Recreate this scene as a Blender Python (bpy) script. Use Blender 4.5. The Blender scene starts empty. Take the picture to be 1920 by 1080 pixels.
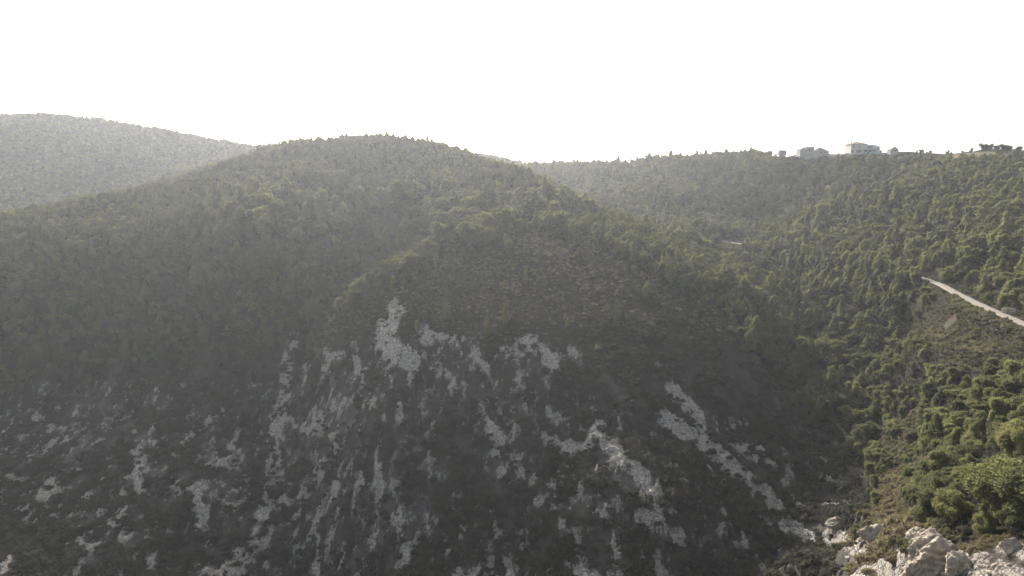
import bpy, math, random
import numpy as np

# ------------------------------------------------------------------ camera, sky, sun, exposure
CAMZ = 110.0
PITCH = math.radians(9.2)
F = 1297.0                                   # focal length in pixels of a 1920 wide frame
SUN_AZ, SUN_EL = math.radians(-14), math.radians(28)
scene = bpy.context.scene
cam_d = bpy.data.cameras.new('camera'); cam = bpy.data.objects.new('camera', cam_d)
scene.collection.objects.link(cam); scene.camera = cam
cam_d.sensor_width = 36; cam_d.lens = 36 * F / 1920
cam_d.clip_start = 0.5; cam_d.clip_end = 20000
cam.location = (0, 0, CAMZ); cam.rotation_euler = (math.pi / 2 - PITCH, 0, 0)
world = bpy.data.worlds.new('World'); scene.world = world; world.use_nodes = True
wn = world.node_tree; bg = wn.nodes['Background']
sky = wn.nodes.new('ShaderNodeTexSky'); sky.sky_type = 'NISHITA'; sky.sun_disc = False
sky.sun_elevation = SUN_EL; sky.sun_rotation = SUN_AZ
sky.air_density = 1.0; sky.dust_density = 4.0; sky.ozone_density = 1.0
hs = wn.nodes.new('ShaderNodeHueSaturation'); hs.inputs['Saturation'].default_value = .6
wn.links.new(sky.outputs[0], hs.inputs['Color']); wn.links.new(hs.outputs[0], bg.inputs[0]); bg.inputs[1].default_value = 0.15
sl = bpy.data.lights.new('sun', 'SUN'); sl.energy = 3.8; sl.angle = math.radians(0.6); sl.color = (1.0, 0.97, 0.92)
sun = bpy.data.objects.new('sun', sl); scene.collection.objects.link(sun)
sun.rotation_euler = (math.pi / 2 - SUN_EL, 0, math.pi - SUN_AZ)      # light travels from beyond the hills towards the camera
vs = scene.view_settings; vs.view_transform = 'Standard'; vs.look = 'None'; vs.gamma = 1; vs.exposure = 1.18
scene.cycles.max_bounces = 6; scene.cycles.transparent_max_bounces = 8; scene.cycles.volume_bounces = 1
scene.cycles.diffuse_bounces = 3

rng = np.random.default_rng(11)
ROOT = scene.collection.objects
def tag(o, label=None, cat=None, group=None, kind=None):
    if label: o['label'] = label
    if cat: o['category'] = cat
    if group: o['group'] = group
    if kind: o['kind'] = kind
    return o

# ------------------------------------------------------------------ numpy noise
def _hash(ix, iy, seed):
    h = (ix.astype(np.int64) * 374761393 + iy.astype(np.int64) * 668265263 + seed * 1442695041) & 0xffffffff
    h = ((h ^ (h >> 13)) * 1274126177) & 0xffffffff
    h = (h ^ (h >> 16)) & 0xffffffff
    return h / 4294967295.0
def vnoise(x, y, seed=0):
    x = np.asarray(x, float); y = np.asarray(y, float)
    ix = np.floor(x); iy = np.floor(y); fx = x - ix; fy = y - iy
    fx = fx * fx * fx * (fx * (fx * 6 - 15) + 10); fy = fy * fy * fy * (fy * (fy * 6 - 15) + 10)
    a = _hash(ix, iy, seed); b = _hash(ix + 1, iy, seed); c = _hash(ix, iy + 1, seed); d = _hash(ix + 1, iy + 1, seed)
    return (a + (b - a) * fx) * (1 - fy) + (c + (d - c) * fx) * fy
def fbm(x, y, seed=0, octv=4, gain=0.5):
    s = 0; a = 1; t = 0
    for k in range(octv):
        s = s + a * vnoise(x * 2.03 ** k + 17.3 * k, y * 2.03 ** k - 9.1 * k, seed + k); t += a; a *= gain
    return s / t
def sstep(a, b, x):
    t = np.clip((x - a) / (b - a), 0, 1); return t * t * (3 - 2 * t)

# ------------------------------------------------------------------ the lie of the land: profiles of ridges and valleys, (view row, distance)
CS, SN = math.cos(PITCH), math.sin(PITCH)
def ray(px, py, Y):
    a = (np.asarray(px, float) - 960) / F; b = (540 - np.asarray(py, float)) / F
    k = np.asarray(Y, float) / (CS + b * SN)
    return a * k, np.asarray(Y, float) + 0 * a, (-SN + b * CS) * k
def project(x, y, z):                         # z relative to the camera
    d = y * CS - z * SN; u = y * SN + z * CS; d = np.maximum(d, 1e-3)
    return 960 + F * x / d, 540 - F * u / d
COLS = {
 -1300: [(1080,150),(700,235),(500,310),(460,330),(560,400),(420,540),(260,800),(330,1200)],
 -700: [(1080,150),(900,190),(700,235),(500,310),(455,330),(540,400),(410,530),(330,575),(245,650),(330,1200)],
 -250: [(1080,152),(900,190),(700,235),(540,265),(460,290),(435,330),(500,400),(400,485),(310,575),(238,650),(330,1250)],
 0: [(1400,112),(1080,150),(900,190),(700,235),(540,262),(450,285),(397,330),(450,395),(388,485),(300,575),(224,660),(300,1300)],
 60: [(386,336),(440,398),(218,660)],
 200: [(1400,112),(1080,155),(900,190),(700,235),(500,268),(440,285),(400,312),(366,345),(430,410),(350,540),(290,580),(234,660),(300,1250)],
 330: [(325,365),(380,430),(248,655)],
 400: [(1400,112),(1080,160),(900,188),(720,225),(560,258),(450,282),(400,300),(350,345),(306,385),(370,450),(300,600),(284,580),(267,645),(320,1200)],
 450: [(292,395),(360,470),(274,635),(330,1100)],
 550: [(1400,115),(1080,170),(900,195),(800,212),(690,235),(560,260),(450,280),(400,306),(330,350),(290,385),(262,415),(340,520),(330,800)],
 630: [(640,225),(590,242),(610,256),(560,276),(500,292),(440,306),(380,332),(320,365),(258,425)],
 700: [(1400,112),(1080,158),(900,175),(780,188),(655,212),(590,230),(525,252),(560,275),(515,302),(468,318),(425,330),(378,345),(305,380),(250,430),(330,560),(310,800)],
 770: [(640,208),(560,230),(487,260),(520,282),(480,306),(440,322),(400,336),(350,352),(310,385),(256,432),(330,540)],
 820: [(1400,108),(1080,150),(900,172),(780,188),(655,208),(560,232),(480,262),(452,276),(480,294),(445,312),(412,326),(368,350),(310,382),(268,430),(330,540),(300,800)],
 890: [(650,206),(560,230),(470,264),(428,290),(442,306),(408,322),(375,338),(290,425),(345,520),(290,850),(330,1200)],
 960: [(1400,106),(1080,148),(900,168),(780,184),(650,205),(560,228),(470,262),(420,295),(385,325),(360,350),(314,402),(360,500),(310,780),(299,850),(340,1200)],
 1020: [(345,370),(375,470),(312,700)],
 1080: [(1400,104),(1080,140),(950,155),(800,178),(680,200),(560,232),(480,262),(430,290),(400,315),(376,345),(405,410),(368,500),(340,560),(309,640),(370,900),(370,1300)],
 1200: [(1400,104),(1080,138),(950,152),(830,170),(700,192),(600,215),(520,245),(460,280),(428,310),(450,360),(408,440),(350,500),(322,540),(302,580),(370,800)],
 1300: [(1400,106),(1080,140),(990,148),(850,168),(740,188),(640,212),(560,240),(500,275),(465,310),(450,345),(420,400),(370,470),(330,510),(296,550),(360,760)],
 1420: [(1400,82),(1100,110),(1120,125),(1040,146),(930,160),(830,180),(720,200),(640,222),(560,255),(510,295),(475,335),(461,361),(445,380),(430,398),(417,415),(425,440),(398,460),(340,495),(291,530),(345,720)],
 1500: [(1400,70),(1080,103),(1035,112),(1090,128),(1000,150),(940,160),(850,178),(760,198),(690,222),(620,255),(560,278),(510,305),(476,322),(450,345),(430,365),(400,390),(408,430),(375,455),(330,480),(291,505),(340,700)],
 1600: [(1400,58),(1080,86),(1010,108),(960,145),(900,165),(840,178),(760,195),(700,215),(640,240),(580,255),(530,270),(495,285),(470,305),(430,335),(364,375),(374,405),(340,440),(306,465),(292,482),(290,505),(335,700)],
 1700: [(1400,50),(1080,70),(1000,84),(940,108),(870,140),(800,165),(720,190),(650,215),(590,238),(515,253),(470,280),(400,320),(338,370),(348,410),(312,450),(292,475),(288,500),(330,680)],
 1800: [(1400,45),(1080,62),(1000,72),(940,85),(870,103),(800,126),(720,152),(650,172),(600,188),(555,207),(480,240),(400,290),(340,345),(308,390),(291,430),(288,455),(330,640)],
 1920: [(1400,40),(1080,55),(1000,62),(940,72),(870,85),(800,100),(720,125),(650,148),(607,167),(540,190),(470,225),(400,270),(330,340),(290,400),(286,430),(330,600)],
 2200: [(1080,48),(900,72),(750,104),(640,135),(540,175),(420,240),(330,320),(272,400),(320,600)],
 2900: [(1080,42),(900,68),(750,100),(640,130),(540,170),(420,240),(330,320),(280,400),(320,600)],
}
cx, cy, cz = [], [], []
for px, prof in COLS.items():
    for py, Y in prof:
        x, y, z = ray(px, py, Y); cx.append(float(x)); cy.append(float(y))
        grown = (Y >= 230 and py < 520 and not (700 < px < 1250 and 440 < py) and Y < 600 and not (px >= 1550 and py < 300)) or (px > 1450 and 150 < Y < 300 and py < 800)
        cz.append(float(z) - (3.2 if grown else 0) - (3.5 if px > 930 and px < 1450 and Y > 500 else 0) - (3.0 if px <= 450 and 560 < Y < 700 else 0))      # the profiles follow the tree tops; the ground lies lower
for az in (-60, -30, -10, 10, 30, 60):        # under and beside the viewpoint, and far beyond the last ridge
    a = math.radians(az)
    for r, z in ((25, -104 if az < 20 else -62), (2600, -60)):
        cx.append(r * math.sin(a)); cy.append(r * math.cos(a)); cz.append(z)
cx, cy, cz = map(np.array, (cx, cy, cz))
def uv(x, y): return np.arctan2(x, y), np.log(np.hypot(x, y))
cu, cv = uv(cx, cy)
def kern(d2): return 0.5 * d2 * np.log(d2 + 1e-12)
n = len(cu)
K = kern((cu[:, None] - cu) ** 2 + (cv[:, None] - cv) ** 2) + 2e-5 * np.eye(n)
P = np.stack([np.ones(n), cu, cv], 1)
W = np.linalg.solve(np.block([[K, P], [P.T, np.zeros((3, 3))]]), np.concatenate([cz, np.zeros(3)]))
GU = np.linspace(math.radians(-62), math.radians(62), 420); GV = np.linspace(math.log(24), math.log(2600), 560)
gu, gv = np.meshgrid(GU, GV, indexing='ij'); base = np.empty(gu.shape)
for i in range(len(GU)):
    k = kern((gu[i][:, None] - cu) ** 2 + (gv[i][:, None] - cv) ** 2)
    base[i] = k @ W[:n] + W[n] + W[n + 1] * gu[i] + W[n + 2] * gv[i]
def base_h(x, y):
    u, v = uv(x, y)
    fu = np.clip((u - GU[0]) / (GU[1] - GU[0]), 0, len(GU) - 1.001); fv = np.clip((v - GV[0]) / (GV[1] - GV[0]), 0, len(GV) - 1.001)
    i = fu.astype(int); j = fv.astype(int); a = fu - i; b = fv - j
    return (base[i, j] * (1 - a) + base[i + 1, j] * a) * (1 - b) + (base[i, j + 1] * (1 - a) + base[i + 1, j + 1] * a) * b

# ------------------------------------------------------------------ dirt road: level along the hillside
ROADZ = -36.0
def on_plane(px, py, z):
    a = (px - 960) / F; b = (540 - py) / F; k = z / (-SN + b * CS)
    return a * k, (CS + b * SN) * k
RP = [on_plane(px, py, ROADZ) for px, py in ((1345,451),(1362,453.5),(1390,457),(1420,461),(1470,468),(1540,483),(1620,499),(1700,514),(1755,530),(1800,553),(1850,577),(1920,607),(2020,650),(2150,700))]
def resample(P, step):
    P = np.array(P, float); Q = []
    for i in range(len(P) - 1):
        p0 = P[max(i - 1, 0)]; p1 = P[i]; p2 = P[i + 1]; p3 = P[min(i + 2, len(P) - 1)]
        m = max(2, int(np.linalg.norm(p2 - p1) / step))
        for k in range(m):
            t = k / m
            Q.append(0.5 * ((2 * p1) + (-p0 + p2) * t + (2 * p0 - 5 * p1 + 4 * p2 - p3) * t * t + (-p0 + 3 * p1 - 3 * p2 + p3) * t ** 3))
    Q.append(P[-1]); return np.array(Q)
ROAD = resample(RP, 3.0)
def seg_dist(x, y, PL):
    best = np.full(np.shape(x), 1e9)
    for i in range(len(PL) - 1):
        ax, ay = PL[i][:2]; bx, by = PL[i + 1][:2]; dx, dy = bx - ax, by - ay
        t = np.clip(((x - ax) * dx + (y - ay) * dy) / (dx * dx + dy * dy + 1e-9), 0, 1)
        best = np.minimum(best, np.hypot(x - ax - t * dx, y - ay - t * dy))
    return best
def road_dist(x, y):
    d = np.full(np.shape(x), 1e9); m = (x > 80) & (y > 90) & (y < 420) & (x < 260)
    if m.any(): d[m] = seg_dist(x[m], y[m], ROAD)
    return d

# ------------------------------------------------------------------ bare rock, bare earth: (col,row) spines, half width, strength
ROCKS = [
 ([(545,635),(520,760),(515,900),(485,990),(440,1075)],17,.62),([(500,1000),(380,1090)],26,.6),([(360,920),(380,965)],18,.8),([(262,855),(258,900)],15,.8),([(40,950),(100,920)],26,.6),
 ([(68,765),(95,790)],12,.6),([(225,985),(255,1040)],14,.7),([(130,1075),(170,1020),(230,955)],12,.6),([(30,1010),(10,1060)],16,.5),([(430,830),(455,812)],11,.6),([(395,775),(380,800)],10,.6),
 ([(545,770),(570,800),(600,765)],13,.7),([(600,860),(560,930),(540,1010)],16,.6),([(612,660),(640,662)],11,.9),([(610,685),(612,692)],8,.8),([(622,812),(628,828)],7,1),([(660,640),(668,690)],10,.7),
 ([(742,590),(722,625),(728,655),(772,672)],21,1.1),([(738,650),(760,662)],24,1.2),([(800,628),(850,640)],17,.75),([(880,640),(905,680)],13,.75),([(950,655),(985,640),(1035,672)],17,.7),([(1060,650),(1085,660)],10,.5),
 ([(700,740),(708,760)],8,.7),([(745,750),(748,775)],9,.7),([(768,700),(770,715)],7,.7),([(640,740),(600,800)],11,.5),([(815,690),(822,700)],8,.6),
 ([(898,755),(915,785),(940,815)],12,1),([(1025,760),(1050,780)],12,.7),([(1105,745),(1130,790)],11,.75),([(1030,825),(1105,825)],15,.95),([(1125,805),(1165,845),(1190,870),(1212,910)],18,1.15),
 ([(1262,728),(1290,760),(1312,785)],14,1.4),([(1238,775),(1280,800),(1310,820),(1370,865),(1420,905),(1452,935)],16,1.5),([(1315,790),(1325,825)],9,.9),([(1430,915),(1460,960),(1500,995),(1525,1012)],12,1.25),
 ([(1460,985),(1475,1000)],8,1),([(1485,925),(1500,945)],9,1.1),([(1380,835),(1470,850)],20,.65),([(1530,850),(1570,890)],17,.6),([(1480,860),(1475,900)],12,.5),([(1550,930),(1590,935)],10,.6),
 ([(1205,960),(1262,960)],15,1),([(1245,985),(1275,1000)],14,.95),([(1350,945),(1362,1000)],12,.7),([(1385,1015),(1410,1020)],12,.8),([(1228,1035),(1255,1085)],14,.9),([(1080,1075),(1150,1060)],22,.7),
 ([(940,1000),(965,1070)],16,.6),([(680,890),(720,905)],16,.6),([(690,1000),(740,960)],14,.5),([(780,830),(800,850)],12,.5),([(640,880),(590,960)],12,.5),([(860,1060),(900,1075)],18,.5),([(1400,780),(1380,790)],10,.7),
 ([(1235,685),(1250,690)],8,.5),([(850,720),(840,700)],8,.5),([(680,525),(686,518)],7,1),([(970,860),(975,880)],10,.5),
 ([(1560,1000),(1620,1010)],17,1),([(1625,1000),(1690,992)],14,.95),([(1600,1075),(1680,1045),(1720,1010)],24,1.1),([(1725,960),(1695,990)],9,.9),([(1720,1075),(1780,1070)],30,1.1),([(1800,1040),(1900,1050)],28,.95),([(1880,1010),(1935,1020)],20,.8),([(1830,1080),(1990,1090)],30,.9)]
EARTH = [([(1772,618),(1790,612)],5,.55),([(1800,556),(1870,586),(1930,611)],5,.55),([(1400,459),(1470,457)],5,.7),([(1560,288),(1592,289)],5,.8),([(1640,297),(1700,294)],4,.8),([(1790,290),(1900,292)],3.5,.9),([(1160,316),(1290,318)],4,.45),
 ([(1500,300),(1530,298)],4,.5),([(1750,306),(1800,305)],4,.5),([(1100,350),(1000,345)],6,.4),([(1545,768),(1600,812)],3,1),([(1658,848),(1685,872)],4,1.2),([(1905,990),(1920,980)],10,.8)]
def field(px, py, L, grow=1.0):
    R = np.zeros(np.shape(px))
    for pl, w, s in L:
        xs = [p[0] for p in pl]; ys = [p[1] for p in pl]; g = w * 1.8 * grow
        m = (px > min(xs) - g) & (px < max(xs) + g) & (py > min(ys) - g) & (py < max(ys) + g)
        if m.any():
            if len(pl) == 1: pl = pl * 2
            d = seg_dist(px[m], py[m], pl); R[m] = np.maximum(R[m], s * (1 - sstep(0.35 * w, g, d)))
    return R
def masks(x, y, zb):
    px, py = project(x, y, zb); near = (np.hypot(x, y) < 300)
    wx = 16 * (fbm(x / 5, y / 5, 71, 3) - .5); wy = 16 * (fbm(x / 5, y / 5, 77, 3) - .5)
    R = field(px + wx, py + wy, ROCKS, .70) * near
    bgk = sstep(690, 830, py - 0.10 * np.abs(px - 700) * (px > 700)) * near * (1 - sstep(1350, 1500, px)) * 0.42
    bgk = np.maximum(bgk, 0.3 * sstep(640, 700, py) * (px > 560) * (px < 1100) * near)
    net = 1 - 2.4 * np.abs(fbm(x / 6.5, y / 10, 5, 4) - .5) / .5
    patch = fbm(x / 1.7, y / 2.6, 9, 4, .68)
    rock = R * .92 + bgk * sstep(0.35, 1.0, net) * 1.0 + (patch - .5) * 2.5 * (np.maximum(R, bgk) > 0.02)
    E = field(px + wx * .3, py + wy * .2, EARTH)
    rock = np.maximum(rock, np.clip(sstep(560, 760, py) * near * (px < 1640) * (.0 + .36 * fbm(x / 4, y / 6, 201, 4)), 0, .33))
    return np.clip(rock, 0, 1.3), np.clip(E, 0, 1.2)
def height(x, y, full=False):
    r = np.hypot(x, y); zb = base_h(x, y)
    amp = np.clip(r / 200, .35, 1.6)
    z = zb + amp * (2.6 * (fbm(x / 34, y / 34, 21, 3) - .5) + 1.0 * (fbm(x / 9, y / 9, 31, 3) - .5))
    steep = sstep(600, 800, project(x, y, zb)[1]) * (r < 300)
    z = z - steep * 2.6 * (1 - np.abs(2 * fbm(x / 13 + .02 * y, y / 40, 41, 3) - 1)) ** 2
    rock, E = masks(x, y, zb)
    rk = sstep(.35, .75, rock)
    z = z + rk * (0.35 + 2.2 * (fbm(x / 2.6, y / 2.0, 51, 5, .62) - .5)) * np.clip(r / 120, .5, 1.2)
    d = road_dist(x, y)
    w = 1 - sstep(2.2, 7.5, d)
    z = z * (1 - w) + (ROADZ - 0.12) * w
    if full: return z, rock, E, d
    return z
def hit(px, py, y0=45, y1=1000):              # where a line of sight first meets the land
    Y = np.exp(np.linspace(math.log(y0), math.log(y1), 1500))
    x, y, z = ray(px, py, Y); h = height(x, y); i = np.argmax(z < h)
    return float(x[i]), float(y[i]), float(h[i])
HAZE = .00015
# ------------------------------------------------------------------ materials
def mat(name):
    m = bpy.data.materials.new(name); m.use_nodes = True
    return m, m.node_tree, m.node_tree.nodes['Principled BSDF']
def nd(nt, t, **kw):
    q = nt.nodes.new(t)
    for k, v in kw.items(): setattr(q, k, v)
    return q
def mixc(nt, fac, a, b):
    q = nd(nt, 'ShaderNodeMix', data_type='RGBA')
    for s, v in ((q.inputs[0], fac), (q.inputs[6], a), (q.inputs[7], b)):
        if hasattr(v, 'links') or isinstance(v, bpy.types.NodeSocket): nt.links.new(v, s)
        else: s.default_value = v if not isinstance(v, tuple) else (*v, 1)
    return q.outputs[2]
def ramp(nt, src, stops):
    q = nd(nt, 'ShaderNodeValToRGB'); e = q.color_ramp.elements
    while len(e) < len(stops): e.new(.5)
    for k, (p, c) in enumerate(stops): e[k].position = p; e[k].color = (*c, 1) if len(c) == 3 else c
    nt.links.new(src, q.inputs[0]); return q.outputs[0]
def noise(nt, scale, detail=6, rough=.6, coord='Object', dist=0):
    tc = nd(nt, 'ShaderNodeTexCoord'); q = nd(nt, 'ShaderNodeTexNoise')
    q.inputs['Scale'].default_value = scale; q.inputs['Detail'].default_value = detail; q.inputs['Roughness'].default_value = rough; q.inputs['Distortion'].default_value = dist
    nt.links.new(tc.outputs[coord], q.inputs['Vector']); return q.outputs[0]
def math_(nt, op, a, b=None, c=None):
    q = nd(nt, 'ShaderNodeMath', operation=op)
    for k, v in enumerate((a, b, c)):
        if v is None: continue
        if isinstance(v, bpy.types.NodeSocket): nt.links.new(v, q.inputs[k])
        else: q.inputs[k].default_value = v
    return q.outputs[0]
def bump(nt, bs, h, dist, strength=1):
    q = nd(nt, 'ShaderNodeBump'); q.inputs['Distance'].default_value = dist; q.inputs['Strength'].default_value = strength
    nt.links.new(h, q.inputs['Height']); nt.links.new(q.outputs[0], bs.inputs['Normal'])

def ground_material():
    m, nt, bs = mat('hillside_ground')
    ar = nd(nt, 'ShaderNodeAttribute', attribute_name='rock'); ae = nd(nt, 'ShaderNodeAttribute', attribute_name='earth')
    n1 = noise(nt, .12, 8, .65); n2 = noise(nt, 1.1, 8, .7); n3 = noise(nt, 2.4, 8, .8)
    soil = ramp(nt, n1, [(.3, (.030, .028, .021)), (.5, (.050, .044, .033)), (.7, (.036, .038, .024))])
    soil = mixc(nt, math_(nt, 'MULTIPLY', n2, .6), soil, (.060, .051, .039))
    rockc = ramp(nt, n2, [(.30, (.13, .115, .095)), (.40, (.33, .295, .25)), (.52, (.50, .455, .39)), (.62, (.40, .365, .315)), (.72, (.22, .20, .17))])
    earth = ramp(nt, n2, [(.3, (.13, .105, .075)), (.7, (.21, .17, .125))])
    j = math_(nt, 'MULTIPLY_ADD', n3, 2.4, -1.2)
    gate = lambda a: math_(nt, 'MULTIPLY', j, nd_map(nt, a, .25, .5))
    rf = math_(nt, 'ADD', ar.outputs['Fac'], gate(ar.outputs['Fac']))
    rf = nd_map(nt, rf, .44, .60)
    vo = nd(nt, 'ShaderNodeTexVoronoi', feature='DISTANCE_TO_EDGE'); vo.inputs['Scale'].default_value = .55; tc = nd(nt, 'ShaderNodeTexCoord')
    mp = nd(nt, 'ShaderNodeMapping'); mp.inputs['Scale'].default_value = (1.3, 1, 2.2); nt.links.new(tc.outputs['Object'], mp.inputs[0])
    ds = nd(nt, 'ShaderNodeVectorMath', operation='ADD'); nz = nd(nt, 'ShaderNodeTexNoise'); nz.inputs['Scale'].default_value = 1.1; nz.inputs['Detail'].default_value = 5; ws = nd(nt, 'ShaderNodeVectorMath', operation='SCALE'); ws.inputs['Scale'].default_value = 2.6; nt.links.new(nz.outputs['Color'], ws.inputs[0]); nt.links.new(mp.outputs[0], ds.inputs[0]); nt.links.new(ws.outputs[0], ds.inputs[1]); nt.links.new(tc.outputs['Object'], nz.inputs['Vector'])
    nt.links.new(ds.outputs[0], vo.inputs['Vector']); crack = nd_map(nt, vo.outputs['Distance'], 0, .09)
    rockc = mixc(nt, math_(nt, 'MULTIPLY_ADD', crack, .75, .25), (.075, .068, .055), rockc)  # cracks also darkened in colour for crevice shade the bump barely gives
    ef = nd_map(nt, math_(nt, 'ADD', ae.outputs['Fac'], math_(nt, 'MULTIPLY', gate(ae.outputs['Fac']), .8)), .35, .75)
    soil = mixc(nt, nd_map(nt, ar.outputs['Fac'], .10, .30), soil, ramp(nt, n2, [(.3, (.080, .072, .062)), (.7, (.155, .142, .126))]))
    c = mixc(nt, ef, soil, earth); c = mixc(nt, rf, c, rockc)
    nt.links.new(c, bs.inputs['Base Color']); bs.inputs['Roughness'].default_value = .95; bs.inputs['Specular IOR Level'].default_value = 0
    hgt = math_(nt, 'ADD', n3, math_(nt, 'MULTIPLY', crack, math_(nt, 'MULTIPLY', rf, .7)))
    bump(nt, bs, hgt, 1.0, .9)
    return m
def nd_map(nt, v, a, b):
    q = nd(nt, 'ShaderNodeMapRange', interpolation_type='SMOOTHSTEP'); nt.links.new(v, q.inputs[0])
    q.inputs[1].default_value = a; q.inputs[2].default_value = b; return q.outputs[0]
def leaf_material(name, cols, trans=.35, scale=.6):
    m, nt, bs = mat(name)
    oi = nd(nt, 'ShaderNodeObjectInfo'); nn = noise(nt, scale, 3, .6)
    v = math_(nt, 'ADD', math_(nt, 'MULTIPLY', oi.outputs['Random'], .55), math_(nt, 'MULTIPLY', nn, .55))
    c = ramp(nt, v, cols)
    nt.links.new(c, bs.inputs['Base Color']); bs.inputs['Roughness'].default_value = .7; bs.inputs['Specular IOR Level'].default_value = .1
    tr = nd(nt, 'ShaderNodeBsdfTranslucent'); mx = nd(nt, 'ShaderNodeMixShader'); mx.inputs[0].default_value = trans
    h = nd(nt, 'ShaderNodeHueSaturation'); h.inputs['Value'].default_value = 1.5; h.inputs['Saturation'].default_value = 1.15
    nt.links.new(c, h.inputs['Color']); nt.links.new(h.outputs[0], tr.inputs[0])
    out = nt.nodes['Material Output']; nt.links.new(bs.outputs[0], mx.inputs[1]); nt.links.new(tr.outputs[0], mx.inputs[2]); nt.links.new(mx.outputs[0], out.inputs[0])
    return m
def plain(name, c1, c2, scale=2, rough=.85, b=.02):
    m, nt, bs = mat(name); q = noise(nt, scale, 6, .65)
    nt.links.new(ramp(nt, q, [(.3, c1), (.7, c2)]), bs.inputs['Base Color']); bs.inputs['Roughness'].default_value = rough
    if b: bump(nt, bs, q, b)
    return m
M = {}
M['ground'] = ground_material()
M['pine'] = leaf_material('pine_needles', [(.2, (.072, .078, .044)), (.5, (.120, .125, .062)), (.85, (.185, .180, .084))], .54)
M['oak'] = leaf_material('dark_evergreen_leaves', [(.2, (.026, .042, .020)), (.55, (.042, .058, .026)), (.85, (.060, .075, .034))], .2)
M['maquis'] = leaf_material('scrub_leaves', [(.12, (.034, .036, .024)), (.35, (.054, .055, .035)), (.6, (.080, .073, .050)), (.8, (.110, .095, .070)), (.97, (.120, .122, .056))], .3, .9)
M['dry'] = leaf_material('dry_and_sunlit_leaves', [(.15, (.085, .085, .046)), (.4, (.135, .122, .070)), (.65, (.19, .16, .105)), (.9, (.165, .168, .070))], .42, .9)
M['bark'] = plain('pine_bark', (.09, .07, .055), (.17, .14, .12), 5, .95, .03)
M['rock'] = plain('pale_limestone', (.21, .175, .13), (.47, .395, .30), 1.3, .95, .5)
M['road'] = plain('pale_dirt', (.125, .105, .08), (.20, .17, .13), .8, .95, .02)

def mesh(name, V, Fc, material, parent=None, smooth=False, link=True):
    me = bpy.data.meshes.new(name)
    V = np.asarray(V, np.float32)
    if isinstance(Fc, np.ndarray):
        k = Fc.shape[1]; me.vertices.add(len(V)); me.vertices.foreach_set('co', V.ravel())
        me.loops.add(Fc.size); me.loops.foreach_set('vertex_index', Fc.astype(np.int32).ravel())
        me.polygons.add(len(Fc)); me.polygons.foreach_set('loop_start', np.arange(0, Fc.size, k, dtype=np.int32))
        me.update(calc_edges=True)
    else:
        me.from_pydata([tuple(map(float, v)) for v in V], [], [tuple(map(int, f)) for f in Fc])
    me.materials.append(material)
    if smooth: me.polygons.foreach_set('use_smooth', [True] * len(me.polygons))
    o = bpy.data.objects.new(name, me); ROOT.link(o)
    if parent: o.parent = parent
    return o
def empty(name, loc, rz=0.0, s=None):
    o = bpy.data.objects.new(name, None); ROOT.link(o); o.location = loc; o.rotation_euler = (0, 0, rz); o.empty_display_size = .5
    if s is not None: o.scale = s
    return o

# ------------------------------------------------------------------ terrain sheet
ua = np.concatenate([np.radians(np.linspace(-60, -39.5, 70))[:-1], np.radians(np.linspace(-39.5, 39.5, 1000)), np.radians(np.linspace(39.5, 60, 70))[1:]])
va = np.concatenate([np.linspace(math.log(26), math.log(55), 50)[:-1], np.linspace(math.log(55), math.log(560), 1050), np.linspace(math.log(560), math.log(2400), 260)[1:]])
U, Vv = np.meshgrid(ua, va, indexing='ij'); R_ = np.exp(Vv); TX = R_ * np.sin(U); TY = R_ * np.cos(U)
TZ, TR, TE, TD = height(TX, TY, True)
nu, nv = U.shape; idx = np.arange(nu * nv).reshape(nu, nv)
quads = np.stack([idx[:-1, :-1], idx[1:, :-1], idx[1:, 1:], idx[:-1, 1:]], -1).reshape(-1, 4)
terrain = mesh('hillside', np.stack([TX, TY, TZ + CAMZ], -1).reshape(-1, 3), quads, M['ground'], smooth=True)
for nm, arr in (('rock', TR), ('earth', TE)):
    a = terrain.data.attributes.new(nm, 'FLOAT', 'POINT'); a.data.foreach_set('value', arr.astype(np.float32).ravel())
tag(terrain, kind='structure')
gs = 2700.0
ground = mesh('ground', [(-gs, -900, -12), (gs, -900, -12), (gs, gs, -12), (-gs, gs, -12)], [(0, 1, 2, 3)], plain('lowland_ground', (.06, .06, .04), (.1, .09, .06), .05, .95, 0))
tag(ground, kind='structure')

# road ribbon, crowned, a little above the cut bench
rp = ROAD; tn = np.gradient(rp, axis=0); tn /= np.linalg.norm(tn, axis=1)[:, None]; nr = np.stack([-tn[:, 1], tn[:, 0]], 1)
offs = np.array([-1.6, -1.42, -.8, 0, .8, 1.42, 1.6]); hz = np.array([-.3, .03, .08, .05, .08, .03, -.3])
wob = 1 + .22 * (fbm(rp[:, 0] / 6, rp[:, 1] / 6, 88, 3) - .5)
RV = np.concatenate([np.stack([rp[:, 0] + nr[:, 0] * o * wob, rp[:, 1] + nr[:, 1] * o * wob, np.full(len(rp), ROADZ + CAMZ + h)], -1)[:, None] for o, h in zip(offs, hz)], 1).reshape(-1, 3)
k = len(offs); ii = np.arange(len(rp) - 1)[:, None] * k + np.arange(k - 1)
RF = np.stack([ii, ii + 1, ii + 1 + k, ii + k], -1).reshape(-1, 4)
tag(mesh('dirt_road', RV, RF, M['road']), kind='structure')

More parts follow.
